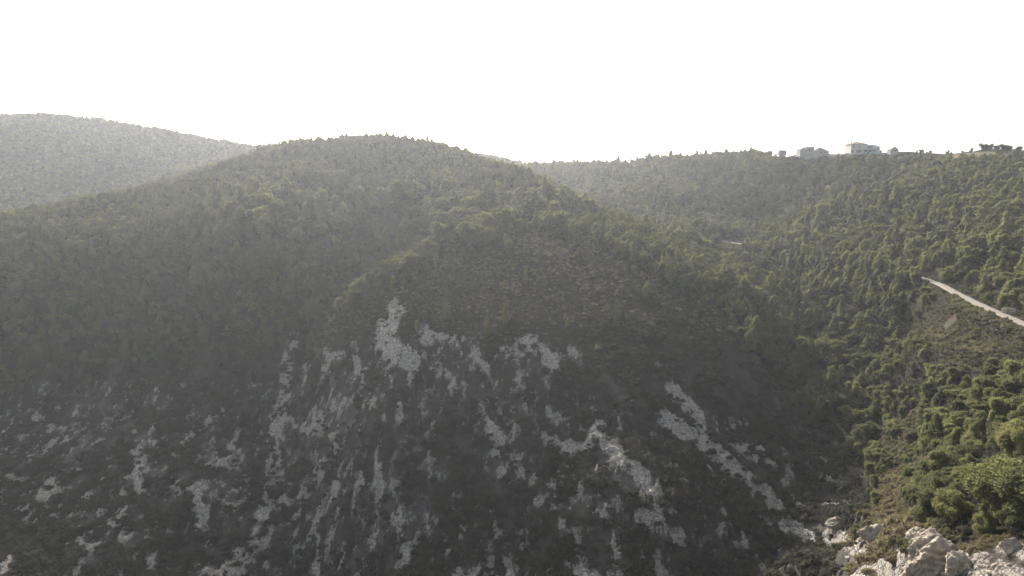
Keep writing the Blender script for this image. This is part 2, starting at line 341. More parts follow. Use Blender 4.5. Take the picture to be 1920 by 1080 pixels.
# the air: one closed box of thin haze round everything
hb = [(x_, y_, z_) for z_ in (-13.5, 226) for x_, y_ in ((-2740, -940), (2740, -940), (2740, 2740), (-2740, 2740))]
hm = bpy.data.materials.new('haze'); hm.use_nodes = True; hn = hm.node_tree; hn.nodes.remove(hn.nodes['Principled BSDF'])
pv = hn.nodes.new('ShaderNodeVolumePrincipled'); pv.inputs['Color'].default_value = (.90, .94, 1, 1); pv.inputs['Density'].default_value = HAZE; pv.inputs['Anisotropy'].default_value = .62
hn.links.new(pv.outputs[0], hn.nodes['Material Output'].inputs['Volume'])
tag(mesh('haze', hb, [(0, 3, 2, 1), (4, 5, 6, 7), (0, 1, 5, 4), (1, 2, 6, 5), (2, 3, 7, 6), (3, 0, 4, 7)], hm), 'pale haze over the hills', 'haze', kind='stuff')
# ------------------------------------------------------------------ foliage meshes
ICO = None
def ico():
    global ICO
    if ICO is None:
        t = (1 + 5 ** .5) / 2
        v = np.array([(-1,t,0),(1,t,0),(-1,-t,0),(1,-t,0),(0,-1,t),(0,1,t),(0,-1,-t),(0,1,-t),(t,0,-1),(t,0,1),(-t,0,-1),(-t,0,1)], float); v /= np.linalg.norm(v[0])
        f = np.array([(0,11,5),(0,5,1),(0,1,7),(0,7,10),(0,10,11),(1,5,9),(5,11,4),(11,10,2),(10,7,6),(7,1,8),(3,9,4),(3,4,2),(3,2,6),(3,6,8),(3,8,9),(4,9,5),(2,4,11),(6,2,10),(8,6,7),(9,8,1)])
        ICO = (v, f)
    return ICO
def foliage(r, lobes, n, size, core=.55, up=.35, spiky=1.0):
    """lobes: (x,y,z,radius_xy,radius_z); many small leaf-spray triangles over every lobe, plus an unseen core added in each to block light"""
    L = np.array(lobes, float); wt = L[:, 3] ** 2; pick = r.choice(len(L), n, p=wt / wt.sum())
    d = r.normal(size=(n, 3)); d /= np.linalg.norm(d, axis=1)[:, None]; d[:, 2] += up; d /= np.linalg.norm(d, axis=1)[:, None]
    rad = r.uniform(.72, 1.12, n) * (1 + .16 * np.sin(7 * d[:, 0] + pick) * np.cos(6 * d[:, 1] - pick))
    c = L[pick, :3] + d * rad[:, None] * np.stack([L[pick, 3], L[pick, 3], L[pick, 4]], 1)
    V = []; Fc = []; base = 0
    for k in range(2):
        ax = d + r.normal(size=(n, 3)) * .45 + np.array([0, 0, .25]); ax /= np.linalg.norm(ax, axis=1)[:, None]
        sd = np.cross(ax, r.normal(size=(n, 3))); sd /= np.linalg.norm(sd, axis=1)[:, None] + 1e-9
        s = size * r.uniform(.6, 1.4, n)[:, None]
        tri = np.stack([c - ax * s * .6 - sd * s * .55, c - ax * s * .6 + sd * s * .55, c + ax * s * .95 * spiky], 1).reshape(-1, 3)
        V.append(tri); Fc.append(np.arange(3 * n).reshape(n, 3) + base); base += 3 * n
    iv, if_ = ico()
    for q in L:  # added cores, hidden by the leaves, stop light passing through
        V.append(iv * r.uniform(.85, 1.15, (12, 1)) * np.array([q[3], q[3], q[4]]) * core + q[:3]); Fc.append(if_ + base); base += 12
    return np.concatenate(V), np.concatenate(Fc)
def tube(path, radii, k=7):
    path = np.array(path, float); V = []; Fc = []
    for i, p in enumerate(path):
        t = path[min(i + 1, len(path) - 1)] - path[max(i - 1, 0)]; t /= np.linalg.norm(t)
        a = np.cross(t, (0.31, .95, 0.02)); a /= np.linalg.norm(a); b = np.cross(t, a)
        for j in range(k):
            an = 2 * math.pi * j / k; V.append(p + radii[i] * (a * math.cos(an) + b * math.sin(an)))
    for i in range(len(path) - 1):
        for j in range(k): Fc.append((i * k + j, i * k + (j + 1) % k, (i + 1) * k + (j + 1) % k, (i + 1) * k + j))
    Fc.append(tuple(range(k))[::-1]); Fc.append(tuple((len(path) - 1) * k + j for j in range(k)))
    return V, Fc
def wood(r, lobes, h0, lean=.4, rad=.2, nlimb=None):
    """tapered trunk and limbs that reach into the lobes"""
    V, Fc = [], []
    def add(p, q):
        v, f = tube(p, q); o = len(V); V.extend(v); Fc.extend([tuple(a + o for a in g) for g in f])
    tx, ty = r.uniform(-lean, lean, 2); top = max(q[2] for q in lobes)
    P = [(0, 0, -.8), (0, 0, 0), (tx * .3, ty * .3, h0 * .6), (tx, ty, h0), (tx * 1.3, ty * 1.3, top)]
    add(P, [rad * 1.5, rad * 1.15, rad, rad * .8, rad * .2])
    for q in (lobes if nlimb is None else lobes[:nlimb]):
        zs = max(h0 * .55, q[2] - .5 * math.hypot(q[0], q[1]) - .3); t = min(zs / top, 1)
        s = (tx * t, ty * t, zs); mid = tuple((s[i] + q[i]) / 2 + (0, 0, -.12)[i] for i in range(3))
        add([s, mid, q[:3]], [rad * .45, rad * .3, rad * .12])
    return V, Fc
# every tree is made one crown-unit wide (about 1 m across, base at z = 0) and scaled to size
def pine_lobes(r, kind):
    L = []
    if kind == 'umbrella':
        for k in range(15):
            a = r.uniform(0, 6.28); q = math.sqrt(r.uniform(0, 1)) * .40; L.append((q * math.cos(a), q * math.sin(a), .86 + r.uniform(-.09, .09) - q * .35, r.uniform(.10, .17), r.uniform(.07, .11)))
        for k in range(4):
            a = r.uniform(0, 6.28); q = r.uniform(.15, .35); L.append((q * math.cos(a), q * math.sin(a), .60 + r.uniform(-.06, .06), r.uniform(.08, .13), r.uniform(.05, .08)))
    elif kind == 'young':
        for k in range(15):
            t = k / 14; a = r.uniform(0, 6.28); w = .34 * (1 - t) ** .6 + .05; q = w * r.uniform(.3, .9)
            L.append((q * math.cos(a), q * math.sin(a), .18 + t * .95, .11 + .13 * (1 - t), .10 + .07 * (1 - t)))
    else:
        cxy = r.uniform(-.1, .1, 2)
        for k in range(19):
            d = r.normal(size=3); d /= np.linalg.norm(d); q = r.uniform(.35, 1)
            L.append((cxy[0] + d[0] * .34 * q, cxy[1] + d[1] * .34 * q, .52 + d[2] * .32 * q, r.uniform(.11, .19), r.uniform(.10, .16)))
    return L
def make_tree(seed, kind, n, size, material, name='pine_tree', rad=.028):
    r = np.random.default_rng(seed); L = pine_lobes(r, kind)
    t = empty(name, (0, 0, 0))
    v, f = wood(r, L, .55 if kind == 'umbrella' else .22, .07, rad, 9); mesh('trunk', v, f, M['bark'], t)
    v, f = foliage(r, L, n, size); mesh('crown', v, f, material, t)
    return t
def shrub_mesh(seed, n=260, size=.085, flat=.55, material=None, name='shrub'):
    r = np.random.default_rng(seed); L = []
    for k in range(8):
        a = r.uniform(0, 6.28); q = math.sqrt(r.uniform(0, 1)) * .36; L.append((q * math.cos(a), q * math.sin(a), (.16 + r.uniform(0, .25) * (1 - q)) * flat * 1.6, r.uniform(.13, .24), r.uniform(.12, .22) * flat * 1.5))
    v, f = foliage(r, L, n, size, core=.7)
    return mesh(name, v, f, material or M['maquis'])
NEAR = [make_tree(s, k, 9000, .020, M['pine']) for s, k in ((1, 'round'), (2, 'umbrella'), (3, 'round'), (4, 'young'))]
MID = [make_tree(s, k, 2600, .036, M['pine']) for s, k in ((11, 'round'), (12, 'umbrella'), (13, 'round'), (14, 'young'), (15, 'round'), (16, 'young'))]
OAK = [make_tree(s, 'round', 2600, .034, M['oak'], 'evergreen_oak', .035) for s in (21, 22)]
SHR = [shrub_mesh(s, 420 if s < 35 else 300, .06, fl) for s, fl in ((31, .6), (32, .8), (33, .5), (34, .7), (35, .6), (36, .9))]
OAKS = list(OAK)
DRY = [shrub_mesh(s, 420, .06, fl, M['dry']) for s, fl in ((41, .6), (42, .8), (43, .5))]
_unused = set(id(o) for o in NEAR + MID + OAK + SHR + DRY); protos = NEAR + MID + OAK + SHR + DRY

def copy_tree(src):
    c = src.copy(); ROOT.link(c)
    for ch in src.children:
        d = ch.copy(); ROOT.link(d); d.parent = c
    return c
def place(src, x, y, z, sc, rz, label, cat, group=None, tilt=0.0):
    if id(src) in _unused: _unused.discard(id(src)); o = src
    else: o = copy_tree(src)
    o.location = (x, y, z + CAMZ); o.scale = sc; o.rotation_euler = (tilt, tilt * .6, rz)
    return tag(o, label, cat, group)

# ------------------------------------------------------------------ where things grow
def poly_in(px, py, P):
    c = np.zeros(np.shape(px), bool); j = len(P) - 1
    for i in range(len(P)):
        xi, yi = P[i]; xj, yj = P[j]
        c ^= ((yi > py) != (yj > py)) & (px < (xj - xi) * (py - yi) / (yj - yi + 1e-9) + xi); j = i
    return c
NOSE = [(1000,432),(900,452),(800,500),(690,560),(620,600),(540,640),(440,680),(300,690),(130,690),(0,745),(-400,800),(-400,1800),(1560,1800),(1600,1010),(1640,930),(1620,880),(1545,800),(1470,740),(1400,660),(1300,560),(1210,500),(1120,450)]
CLEAR = [[(1640,610),(1720,585),(1800,600),(1880,640),(1850,665),(1700,650)],[(1560,1010),(1600,940),(1690,880),(1760,850),(1735,905),(1700,960),(1745,975),(1760,1010),(1950,1000),(2400,1000),(2400,1800),(1200,1800)],
         [(1350,456),(1480,459),(1490,472),(1400,472),(1340,465)],[(1140,305),(1300,305),(1320,322),(1120,326)],[(1540,284),(1930,286),(1930,293),(1540,292)],[(1755,545),(1930,600),(1980,640),(1860,606),(1745,560)],[(1640,820),(1730,760),(1720,860),(1650,880)]]
FARL = [(-900,0),(-900,470),(0,398),(200,368),(400,308),(520,275),(540,100)]
def in_nose(px, py, x, y):                      # ragged edge between the woods and the scrub
    return poly_in(px + 110 * (fbm(x / 14, y / 14, 301, 3) - .5), py + 90 * (fbm(x / 11, y / 11, 311, 3) - .5), NOSE)
def candidates(cell, xr, yr, seed):
    r = np.random.default_rng(seed)
    gx, gy = np.meshgrid(np.arange(*xr, cell), np.arange(*yr, cell)); gx = gx + r.uniform(0, cell, gx.shape); gy = gy + r.uniform(0, cell, gy.shape)
    gx, gy = gx.ravel(), gy.ravel(); az = np.abs(np.degrees(np.arctan2(gx, gy))); d = np.hypot(gx, gy)
    m = (az < 57) & (d > 45); return gx[m], gy[m], r
def visible(x, y, z, top):
    ok = np.ones(len(x), bool)
    for t in np.linspace(.25, .985, 60):
        h = base_h(x * t, y * t); ok &= h + 1.0 < (z + top) * t
    return ok
x, y, r = candidates(2.0, (-560, 560), (30, 760), 3)
z, rock, earth, rd = height(x, y, True); px, py = project(x, y, z); dist = np.hypot(x, y)
nose = in_nose(px, py, x, y) & (dist < 320); clr = np.zeros(len(x), bool)
for P_ in CLEAR: clr |= poly_in(px, py, P_) & (dist < 470)
farl = poly_in(px, py, FARL) & (dist > 430)
# crown width by part of the hillside
cw = np.full(len(x), 5.0)
cw[(px < 560) & (dist < 420)] = 4.3; cw[(px < 350) & (dist < 420)] = 3.6
band = (px > 430) & (px < 1060) & (py > 365) & (py < 470); cw[band] = 7.2
cw[(px > 1060) & (px < 1450) & (dist < 330)] = 4.2
cw[(px > 1380) & (dist < 300) & (py > 520)] = 5.2; cw[(px > 1600) & (dist < 200)] = 4.6; cw[(px > 1400) & (dist > 240) & (dist <= 390)] = 4.3; cw[dist > 390] = 4.3; cw[dist > 470] = 4.2; cw[dist > 560] = 5.0; cw[(px < 960) & (dist > 372) & (dist < 470)] = 3.0
clump = fbm(x / 26, y / 26, 101, 3)
cw *= r.uniform(.62, 1.38, len(x)) * (.75 + .5 * clump)
plat = (px > 1440) & (py < 303) & (dist > 380)
dens = np.where(nose, .0, .98) * np.where(plat, .08, 1) * (1 - .92 * clr) * (1 - .97 * sstep(.1, .5, earth))
dens *= .55 + .6 * sstep(.35, .6, fbm(x / 12, y / 12, 111, 3))
edge = nose & (fbm(x / 8, y / 8, 121, 2) > .56) & (py < 640)
crest_ = nose & (px > 560) & (px < 1120) & (py < 600) & (fbm(x / 5, y / 5, 171, 2) > .47); cw[crest_] = r.uniform(1.5, 2.7, len(x))[crest_]
dens[edge] = .10; dens[crest_] = .16; lowtree = nose & (px < 640) & (py < 800) & ~crest_; dens[lowtree] = .16 * (1 - sstep(680, 800, py[lowtree])); dens[farl] = .22; cw[farl] = r.uniform(2.2, 4.2, len(x))[farl]
keep = (r.uniform(size=len(x)) < dens * np.minimum(1, (2.0 / (.62 * cw)) ** 2)) & (rd > 2.2 + .42 * cw) & (rock < .6)
nr_ = (px > 1330) & (px < 1440) & (py > 452) & (py < 490) & (dist < 400); cw[nr_] = 1.7
cw[plat] = r.uniform(1.5, 2.6, len(x))[plat]
keep &= ~((rd < 15) & (px > 1750) & (y < 235) & (py > 530) & (py < 700) & (z < ROADZ))
keep &= ~((rd < 20) & (px > 1340) & (px < 1425) & (z < ROADZ + 1))
T = dict(x=x[keep], y=y[keep], z=z[keep], w=cw[keep], px=px[keep], py=py[keep], d=dist[keep])
T['h'] = T['w'] * r.uniform(.75, 1.25, len(T['w'])); T['w'][poly_in(T['px'], T['py'], NOSE) & (T['d'] < 320)] *= .6
rq = np.random.default_rng(77); ex = {k_: [] for k_ in T}
for i_ in range(0, len(ROAD), 1):                     # trees just below the middle stretch of road
    qx, qy = ROAD[i_]; q_px = float(project(qx, qy, ROADZ)[0])
    if not 1425 < q_px < 1742: continue
    tg = ROAD[min(i_ + 1, len(ROAD) - 1)] - ROAD[i_ - 1]; tg /= np.linalg.norm(tg); nn = np.array([-tg[1], tg[0]])
    if nn @ np.array([qx, qy]) > 0: nn = -nn
    for o_ in (3.6, 5.6, 8.0, 10.5):
        if rq.random() < .97:
            w_ = rq.uniform(3.6, 5.4); p_ = np.array([qx, qy]) + nn * (o_ + rq.uniform(-.6, .8)); z_ = height(p_[:1], p_[1:])[0]; a_, b_ = project(p_[0], p_[1], z_)
            for k_, v_ in zip(('x', 'y', 'z', 'w', 'px', 'py', 'd', 'h'), (p_[0], p_[1], z_, w_, a_, b_, np.hypot(*p_), w_ * rq.uniform(1.15, 1.5))): ex[k_].append(float(v_))
for k_ in T: T[k_] = np.concatenate([T[k_], ex[k_]])
print('pines', len(T['x']))

# named, one-off trees seen clearly in the photograph: column,row of foot, crown width, height, prototype, label
ONE = [(1868,985,11.0,8.2,NEAR[0],'largest pine, broad rounded yellow-green crown above the pale cliff at lower right'),
 (1925,985,9.5,8.0,NEAR[2],'dark broad pine cut by the right frame edge behind the largest clifftop pine'),
 (1745,985,5.2,5.6,NEAR[3],'slender pine leaning over the bare pale crest left of the largest clifftop pine'),
 (1785,990,5.4,5.0,NEAR[0],'dense low pine filling the gap between the slender pine and the small cliff edge pines'),
 (1843,1005,3.0,3.3,NEAR[3],'small light green pine at the cliff edge in front of the largest pine'),
 (1893,1012,3.2,3.2,NEAR[1],'small ragged pine at the cliff edge nearest the patch of red earth'),
 (1507,688,8.6,12.0,MID[0],'tall pine with bare trunk, left of the pair standing out in the valley'),
 (1550,700,10.5,13.0,NEAR[1],'tall flat-topped pine with visible forked trunk, right of the pair in the valley'),
 (1312,447,10.5,11.5,MID[1],'lone tall layered pine above the pines left of the far stretch of road'),
 (600,450,11.0,8.5,MID[2],'broad bright pine clump standing out on the slope left of the central spur'),
 (560,452,7.0,6.5,MID[4],'medium pine touching the left side of the broad bright clump on the left slope')]
one_xyz = []
for px_, py_, w_, h_, src, lab in ONE:
    q = hit(px_, py_); one_xyz.append(q)
    place(src, q[0], q[1], q[2] - .15, (w_, w_, h_), (px_ * 1.7) % 6.28, lab, 'pine tree')
for q, o in zip(one_xyz, ONE):
    m = np.hypot(T['x'] - q[0], T['y'] - q[1]) > .42 * o[2] + .25 * T['w']
    for k_ in T: T[k_] = T[k_][m]
# nothing may grow between the viewpoint and the clifftop group
m = ~((T['d'] < 74) & (T['px'] > 1500) & (T['px'] < 2080)) & ~((T['d'] < 100) & (T['px'] > 1600) & (T['py'] > 1000)); 
for k_ in T: T[k_] = T[k_][m]

def zone(px, py, d):
    if d > 470: return ('far skyline' , 'on the distant wooded slope below the skyline houses')
    if px > 1600 and d < 120: return 'clifftop', 'in the sunlit thicket just behind the clifftop at lower right'
    if px > 1720 and py > 600: return 'below road', 'between the dirt road and the clifftop thicket'
    if px > 1640 and py <= 600: return 'above road', 'on the hillside above the curving dirt road'
    if px > 1560 and py > 700: return 'valley foot', 'low in the valley left of the clifftop thicket'
    if px > 1420 and py > 540: return 'valley', 'in the valley around the tall pair of pines'
    if px > 1420: return 'right spur', 'on the wooded spur rising to the right'
    if px > 1060 and py > 520: return 'flank', 'scattered over the right flank of the central scrub hill'
    if px > 1060: return 'shoulder', 'on the wooded shoulder right of the central hilltop'
    if px > 640 and py > 430: return 'crest edge', 'along the sunlit edge of the central scrub hilltop'
    if px > 430 and py > 350: return 'band', 'in the band of large pines left of the central hilltop'
    if px > 430: return 'peak', 'on the slope of the rounded central peak'
    if py < 520: return 'left ridge', 'on the sunlit left ridge'
    return 'left slope', 'on the shaded lower left slope'
SUB = lambda v, a, b, c: a if v < 1 / 3 else (b if v < 2 / 3 else c)
vis = visible(T['x'], T['y'], T['z'], T['h'] * .8) & (np.abs(T['px'] - 960) < 985) & (T['py'] - T['h'] / T['d'] * F < 1075)
T['shade'] = fbm(T['x'] / 3, T['y'] / 3, 5, 1)
score = np.where(vis, T['w'] * T['h'] / T['d'] ** 2, 0)
order = np.argsort(-score); NI = 300 - len(ONE) - 4; top = order[:NI]
def pine_label(w, h, z_):
    sz = 'large' if w > 6.6 else ('medium' if w > 4.6 else ('small' if w > 3.2 else 'very small'))
    sh = 'tall narrow' if h / w > 1.22 else ('low' if h / w < .98 else 'rounded')
    return f'{sz} {sh} green pine {z_[1]}', f'pines {z_[1]}'
for i in top:
    d_ = T['d'][i]; src = NEAR[rng.integers(4)] if d_ < 125 else MID[rng.integers(6)]
    z_ = zone(T['px'][i], T['py'][i], d_); lab, grp = pine_label(T['w'][i], T['h'][i], z_)
    place(src, T['x'][i], T['y'][i], T['z'][i] - .2, (T['w'][i], T['w'][i] * rng.uniform(.85, 1.1), T['h'][i]), rng.uniform(0, 6.28), lab, 'pine tree', grp, rng.uniform(-.06, .06))
rest = order[NI:]

# ------------------------------------------------------------------ what nobody could count: one object each, instanced on points
def scatter(name, xs, ys, zs, sc, protos_, label, cat, seed, tilt=.08):
    r = np.random.default_rng(seed); n = len(xs); me = bpy.data.meshes.new(name)
    me.vertices.add(n); me.vertices.foreach_set('co', np.stack([xs, ys, zs + CAMZ], 1).astype(np.float32).ravel())
    rot = np.stack([r.normal(0, tilt, n), r.normal(0, tilt, n), r.uniform(0, 6.28, n)], 1)
    for nm, a in (('scl', sc), ('rot', rot)):
        at = me.attributes.new(nm, 'FLOAT_VECTOR', 'POINT'); at.data.foreach_set('vector', a.astype(np.float32).ravel())
    at = me.attributes.new('var', 'INT', 'POINT'); at.data.foreach_set('value', r.integers(0, len(protos_), n).astype(np.int32))
    o = bpy.data.objects.new(name, me); ROOT.link(o); tag(o, label, cat, kind='stuff')
    ng = bpy.data.node_groups.new(name, 'GeometryNodeTree')
    ng.interface.new_socket('Geometry', in_out='INPUT', socket_type='NodeSocketGeometry'); ng.interface.new_socket('Geometry', in_out='OUTPUT', socket_type='NodeSocketGeometry')
    gi = ng.nodes.new('NodeGroupInput'); go = ng.nodes.new('NodeGroupOutput'); L = ng.links.new
    jn = ng.nodes.new('GeometryNodeJoinGeometry')
    for obs in protos_:
        sub = ng.nodes.new('GeometryNodeJoinGeometry')
        for ob in obs:
            oi = ng.nodes.new('GeometryNodeObjectInfo'); oi.inputs['Object'].default_value = ob; oi.inputs['As Instance'].default_value = False
            L(oi.outputs['Geometry'], sub.inputs[0])
        gt = ng.nodes.new('GeometryNodeGeometryToInstance'); L(sub.outputs[0], gt.inputs[0]); L(gt.outputs[0], jn.inputs[0])
    ip = ng.nodes.new('GeometryNodeInstanceOnPoints'); mp = ng.nodes.new('GeometryNodeMeshToPoints')
    L(gi.outputs[0], mp.inputs[0]); L(mp.outputs[0], ip.inputs['Points']); L(jn.outputs[0], ip.inputs['Instance']); ip.inputs['Pick Instance'].default_value = True
    for nm, ty, sock in (('var', 'INT', 'Instance Index'), ('scl', 'FLOAT_VECTOR', 'Scale'), ('rot', 'FLOAT_VECTOR', 'Rotation')):
        na = ng.nodes.new('GeometryNodeInputNamedAttribute'); na.data_type = ty; na.inputs[0].default_value = nm
        L(na.outputs[0], ip.inputs[sock])
    L(ip.outputs[0], go.inputs[0]); md = o.modifiers.new('scatter', 'NODES'); md.node_group = ng
    return o
sw = T['w'][rest]
scatter('pine_forest', T['x'][rest], T['y'][rest], T['z'][rest] - .2, np.stack([sw, sw, T['h'][rest]], 1), [list(o.children) for o in MID], 'green pine forest covering the slopes around the scrub hill', 'forest', 5)

# scrub: dense low bushes, thinner on bare rock
xs_, ys_, zs_, ws_ = [], [], [], []
x, y, r = candidates(1.05, (-190, 220), (40, 420), 8)
z, rock, earth, rd = height(x, y, True); px, py = project(x, y, z); dist = np.hypot(x, y)
low = in_nose(px, py, x, y) & (dist < 320)
for P_ in CLEAR: low |= poly_in(px, py, P_) & (dist < 450)
inz = in_nose(px, py, x, y) & (dist < 320)
pr = np.where(low, .95, .6) * (1 - .88 * sstep(.42, .75, rock)) * (1 - .9 * sstep(.25, .5, earth)) * np.where((py > 640) & (px < 1640), .12 + .95 * sstep(.42, .56, fbm(x / 3.4, y / 4.2, 131, 3)), .6 + .6 * sstep(.35, .6, fbm(x / 3.2, y / 3.2, 131, 3)))
k1 = (r.uniform(size=len(x)) < pr) & (rd > 2.4) & ~((dist < 84) & (px > 1560) & (py > 985) & ((r.uniform(size=len(x)) < .55) | (rock > .2)))
w1 = r.uniform(.9, 2.3, len(x)) * (.7 + .9 * fbm(x / 15, y / 15, 141, 2)) * (.85 + .35 * sstep(700, 1000, py))
w1 = np.where(py < 620, w1 * .85, w1); w1 = np.where((dist < 90) & (px > 1500), w1 * .6, w1)
S = dict(x=x[k1], y=y[k1], z=z[k1], w=w1[k1], px=px[k1], py=py[k1], d=dist[k1], rock=rock[k1], dry=((low & ~inz) | (inz & (r.uniform(size=len(x)) < (.62 - .40 * sstep(900, 1250, px)) * (1 - sstep(470, 700, py + 60 * (fbm(x / 9, y / 9, 181, 2) - .5))) * sstep(540, 640, px))))[k1])  # hilltop bushes picked from the brighter leaves, painting sunlight on the crest
x, y, r = candidates(.8, (30, 200), (60, 300), 38)
z, rock, earth, rd = height(x, y, True); px, py = project(x, y, z); dist = np.hypot(x, y); cl = np.zeros(len(x), bool)
for P_ in CLEAR[:2] + CLEAR[5:]: cl |= poly_in(px, py, P_)
cl |= (px > 1740) & (rd < 14) & (rd > 2.6)
cl = cl & ~(poly_in(px, py, NOSE)) & (rock < .3) & (earth < .4) & (rd > 2.4) & (dist > 84) & (r.uniform(size=len(x)) < .85)
C_ = dict(x=x[cl], y=y[cl], z=z[cl], w=r.uniform(.6, 1.3, len(x))[cl], px=px[cl], py=py[cl], d=dist[cl], rock=rock[cl], dry=np.ones(cl.sum(), bool))
for k_ in S: S[k_] = np.concatenate([S[k_], C_[k_]])
# bigger dark bushes in the lower gullies
x, y, r = candidates(3.0, (-190, 190), (90, 240), 18)
z, rock, earth, rd = height(x, y, True); px, py = project(x, y, z); dist = np.hypot(x, y)
gy_ = (poly_in(px, py, NOSE) & (py > 680) & (dist < 240)) & (fbm(x / 7, y / 9, 151, 3) > .46) & (rock < .45) & (r.uniform(size=len(x)) < .6)
B = dict(x=x[gy_], y=y[gy_], z=z[gy_], w=r.uniform(1.8, 3.4, len(x))[gy_], px=px[gy_], py=py[gy_], d=dist[gy_], rock=rock[gy_], dry=np.zeros(gy_.sum(), bool))
for k_ in S: S[k_] = np.concatenate([S[k_], B[k_]])
# far left hill and distant open slopes: sparse garrigue
x, y, r = candidates(3.4, (-760, 760), (330, 1050), 28)
z, rock, earth, rd = height(x, y, True); px, py = project(x, y, z); dist = np.hypot(x, y)
fl = poly_in(px, py, FARL) & (dist > 430); fr = (dist > 640) & ~fl
k2 = (fl & (r.uniform(size=len(x)) < .7 + .3 * sstep(.4, .62, fbm(x / 40, y / 20, 161, 4)))) | (fr & (r.uniform(size=len(x)) < .6))
S2 = dict(x=x[k2], y=y[k2], z=z[k2], w=(r.uniform(1.8, 4.2, len(x)) * np.where(fr, 1.3, 1))[k2])
visS = visible(S['x'], S['y'], S['z'], S['w'] * .6) & (np.abs(S['px'] - 960) < 955) & (S['py'] < 1075)
sc_ = np.where(visS, S['w'] / S['d'], 0); so = np.argsort(-sc_); NS = 296
def szone(px, py, d):
    if px > 1500 and d < 95: return 'on the pale cliff at the lower right'
    if px > 1500: return 'on the dry slope above the pale cliff'
    if px > 1250: return 'beside the long diagonal rock streak'
    if px > 1000: return 'between the central pale rock streaks'
    if px > 700: return 'below the big pale rock patch'
    if px > 420: return 'along the stony gully left of the central hill'
    return 'on the stony lower left slope'
for i in so[:NS]:
    w_ = S['w'][i]; zz = szone(S['px'][i], S['py'][i], S['d'][i]); hgt = rng.uniform(.75, 1.15)
    dr = bool(S['dry'][i])
    lab = ('large' if w_ > 3.0 else ('medium' if w_ > 2.3 else 'small')) + (' domed' if hgt > .95 else ' flattened') + (' dry olive brown bush ' if dr else ' dark green bush ') + zz
    place(DRY[rng.integers(3)] if dr else SHR[rng.integers(6)], S['x'][i], S['y'][i], S['z'][i] - .08, (w_, w_ * rng.uniform(.8, 1.1), w_ * hgt), rng.uniform(0, 6.28), lab, 'shrub', 'bushes ' + zz)
j = so[NS:]; jd = j[S['dry'][j]]; j = j[~S['dry'][j]]
scatter('dry_and_sunlit_scrub', S['x'][jd], S['y'][jd], S['z'][jd] - .06, np.stack([S['w'][jd]] * 2 + [S['w'][jd] * rng.uniform(.65, 1.15, len(jd))], 1), [[o] for o in DRY], 'dry olive brown scrub on open slopes, coloured as sunlit on the hilltop', 'scrub', 9, .15)
X = np.concatenate([S['x'][j], S2['x']]); Y = np.concatenate([S['y'][j], S2['y']]); Z = np.concatenate([S['z'][j], S2['z']]) - .06; W_ = np.concatenate([S['w'][j], S2['w']])
scatter('scrub', X, Y, Z, np.stack([W_, W_, W_ * rng.uniform(.6, 1.1, len(W_))], 1), [[o] for o in SHR], 'low grey green scrub covering the stony hillsides', 'scrub', 6, .15)
print('shrubs', len(X))
# ------------------------------------------------------------------ buildings on the skyline plateau
M['plaster'] = plain('pale_plaster', (.40, .37, .32), (.48, .445, .39), .7, .9, .01)
M['plaster_shade'] = plain('shaded_plaster', (.27, .30, .35), (.33, .36, .41), .7, .9, .01)  # the villa plaster again, with blue shade put into its colour
M['stone'] = plain('grey_stone', (.22, .20, .18), (.36, .33, .30), 1.3, .95, .08)
M['tile'] = plain('terracotta_tiles', (.17, .10, .08), (.24, .15, .115), 2.5, .85, .06)
M['oldtile'] = plain('weathered_tiles', (.28, .20, .17), (.38, .29, .25), 2.5, .85, .06)
M['wood'] = plain('weathered_frame', (.15, .13, .11), (.22, .20, .17), 3, .8, 0)
M['metal'] = plain('dull_metal', (.3, .31, .32), (.4, .41, .42), 3, .5, 0)
def glass():
    m, nt, bs = mat('window_glass'); bs.inputs['Base Color'].default_value = (.05, .06, .07, 1); bs.inputs['Roughness'].default_value = .12; return m
M['glass'] = glass()
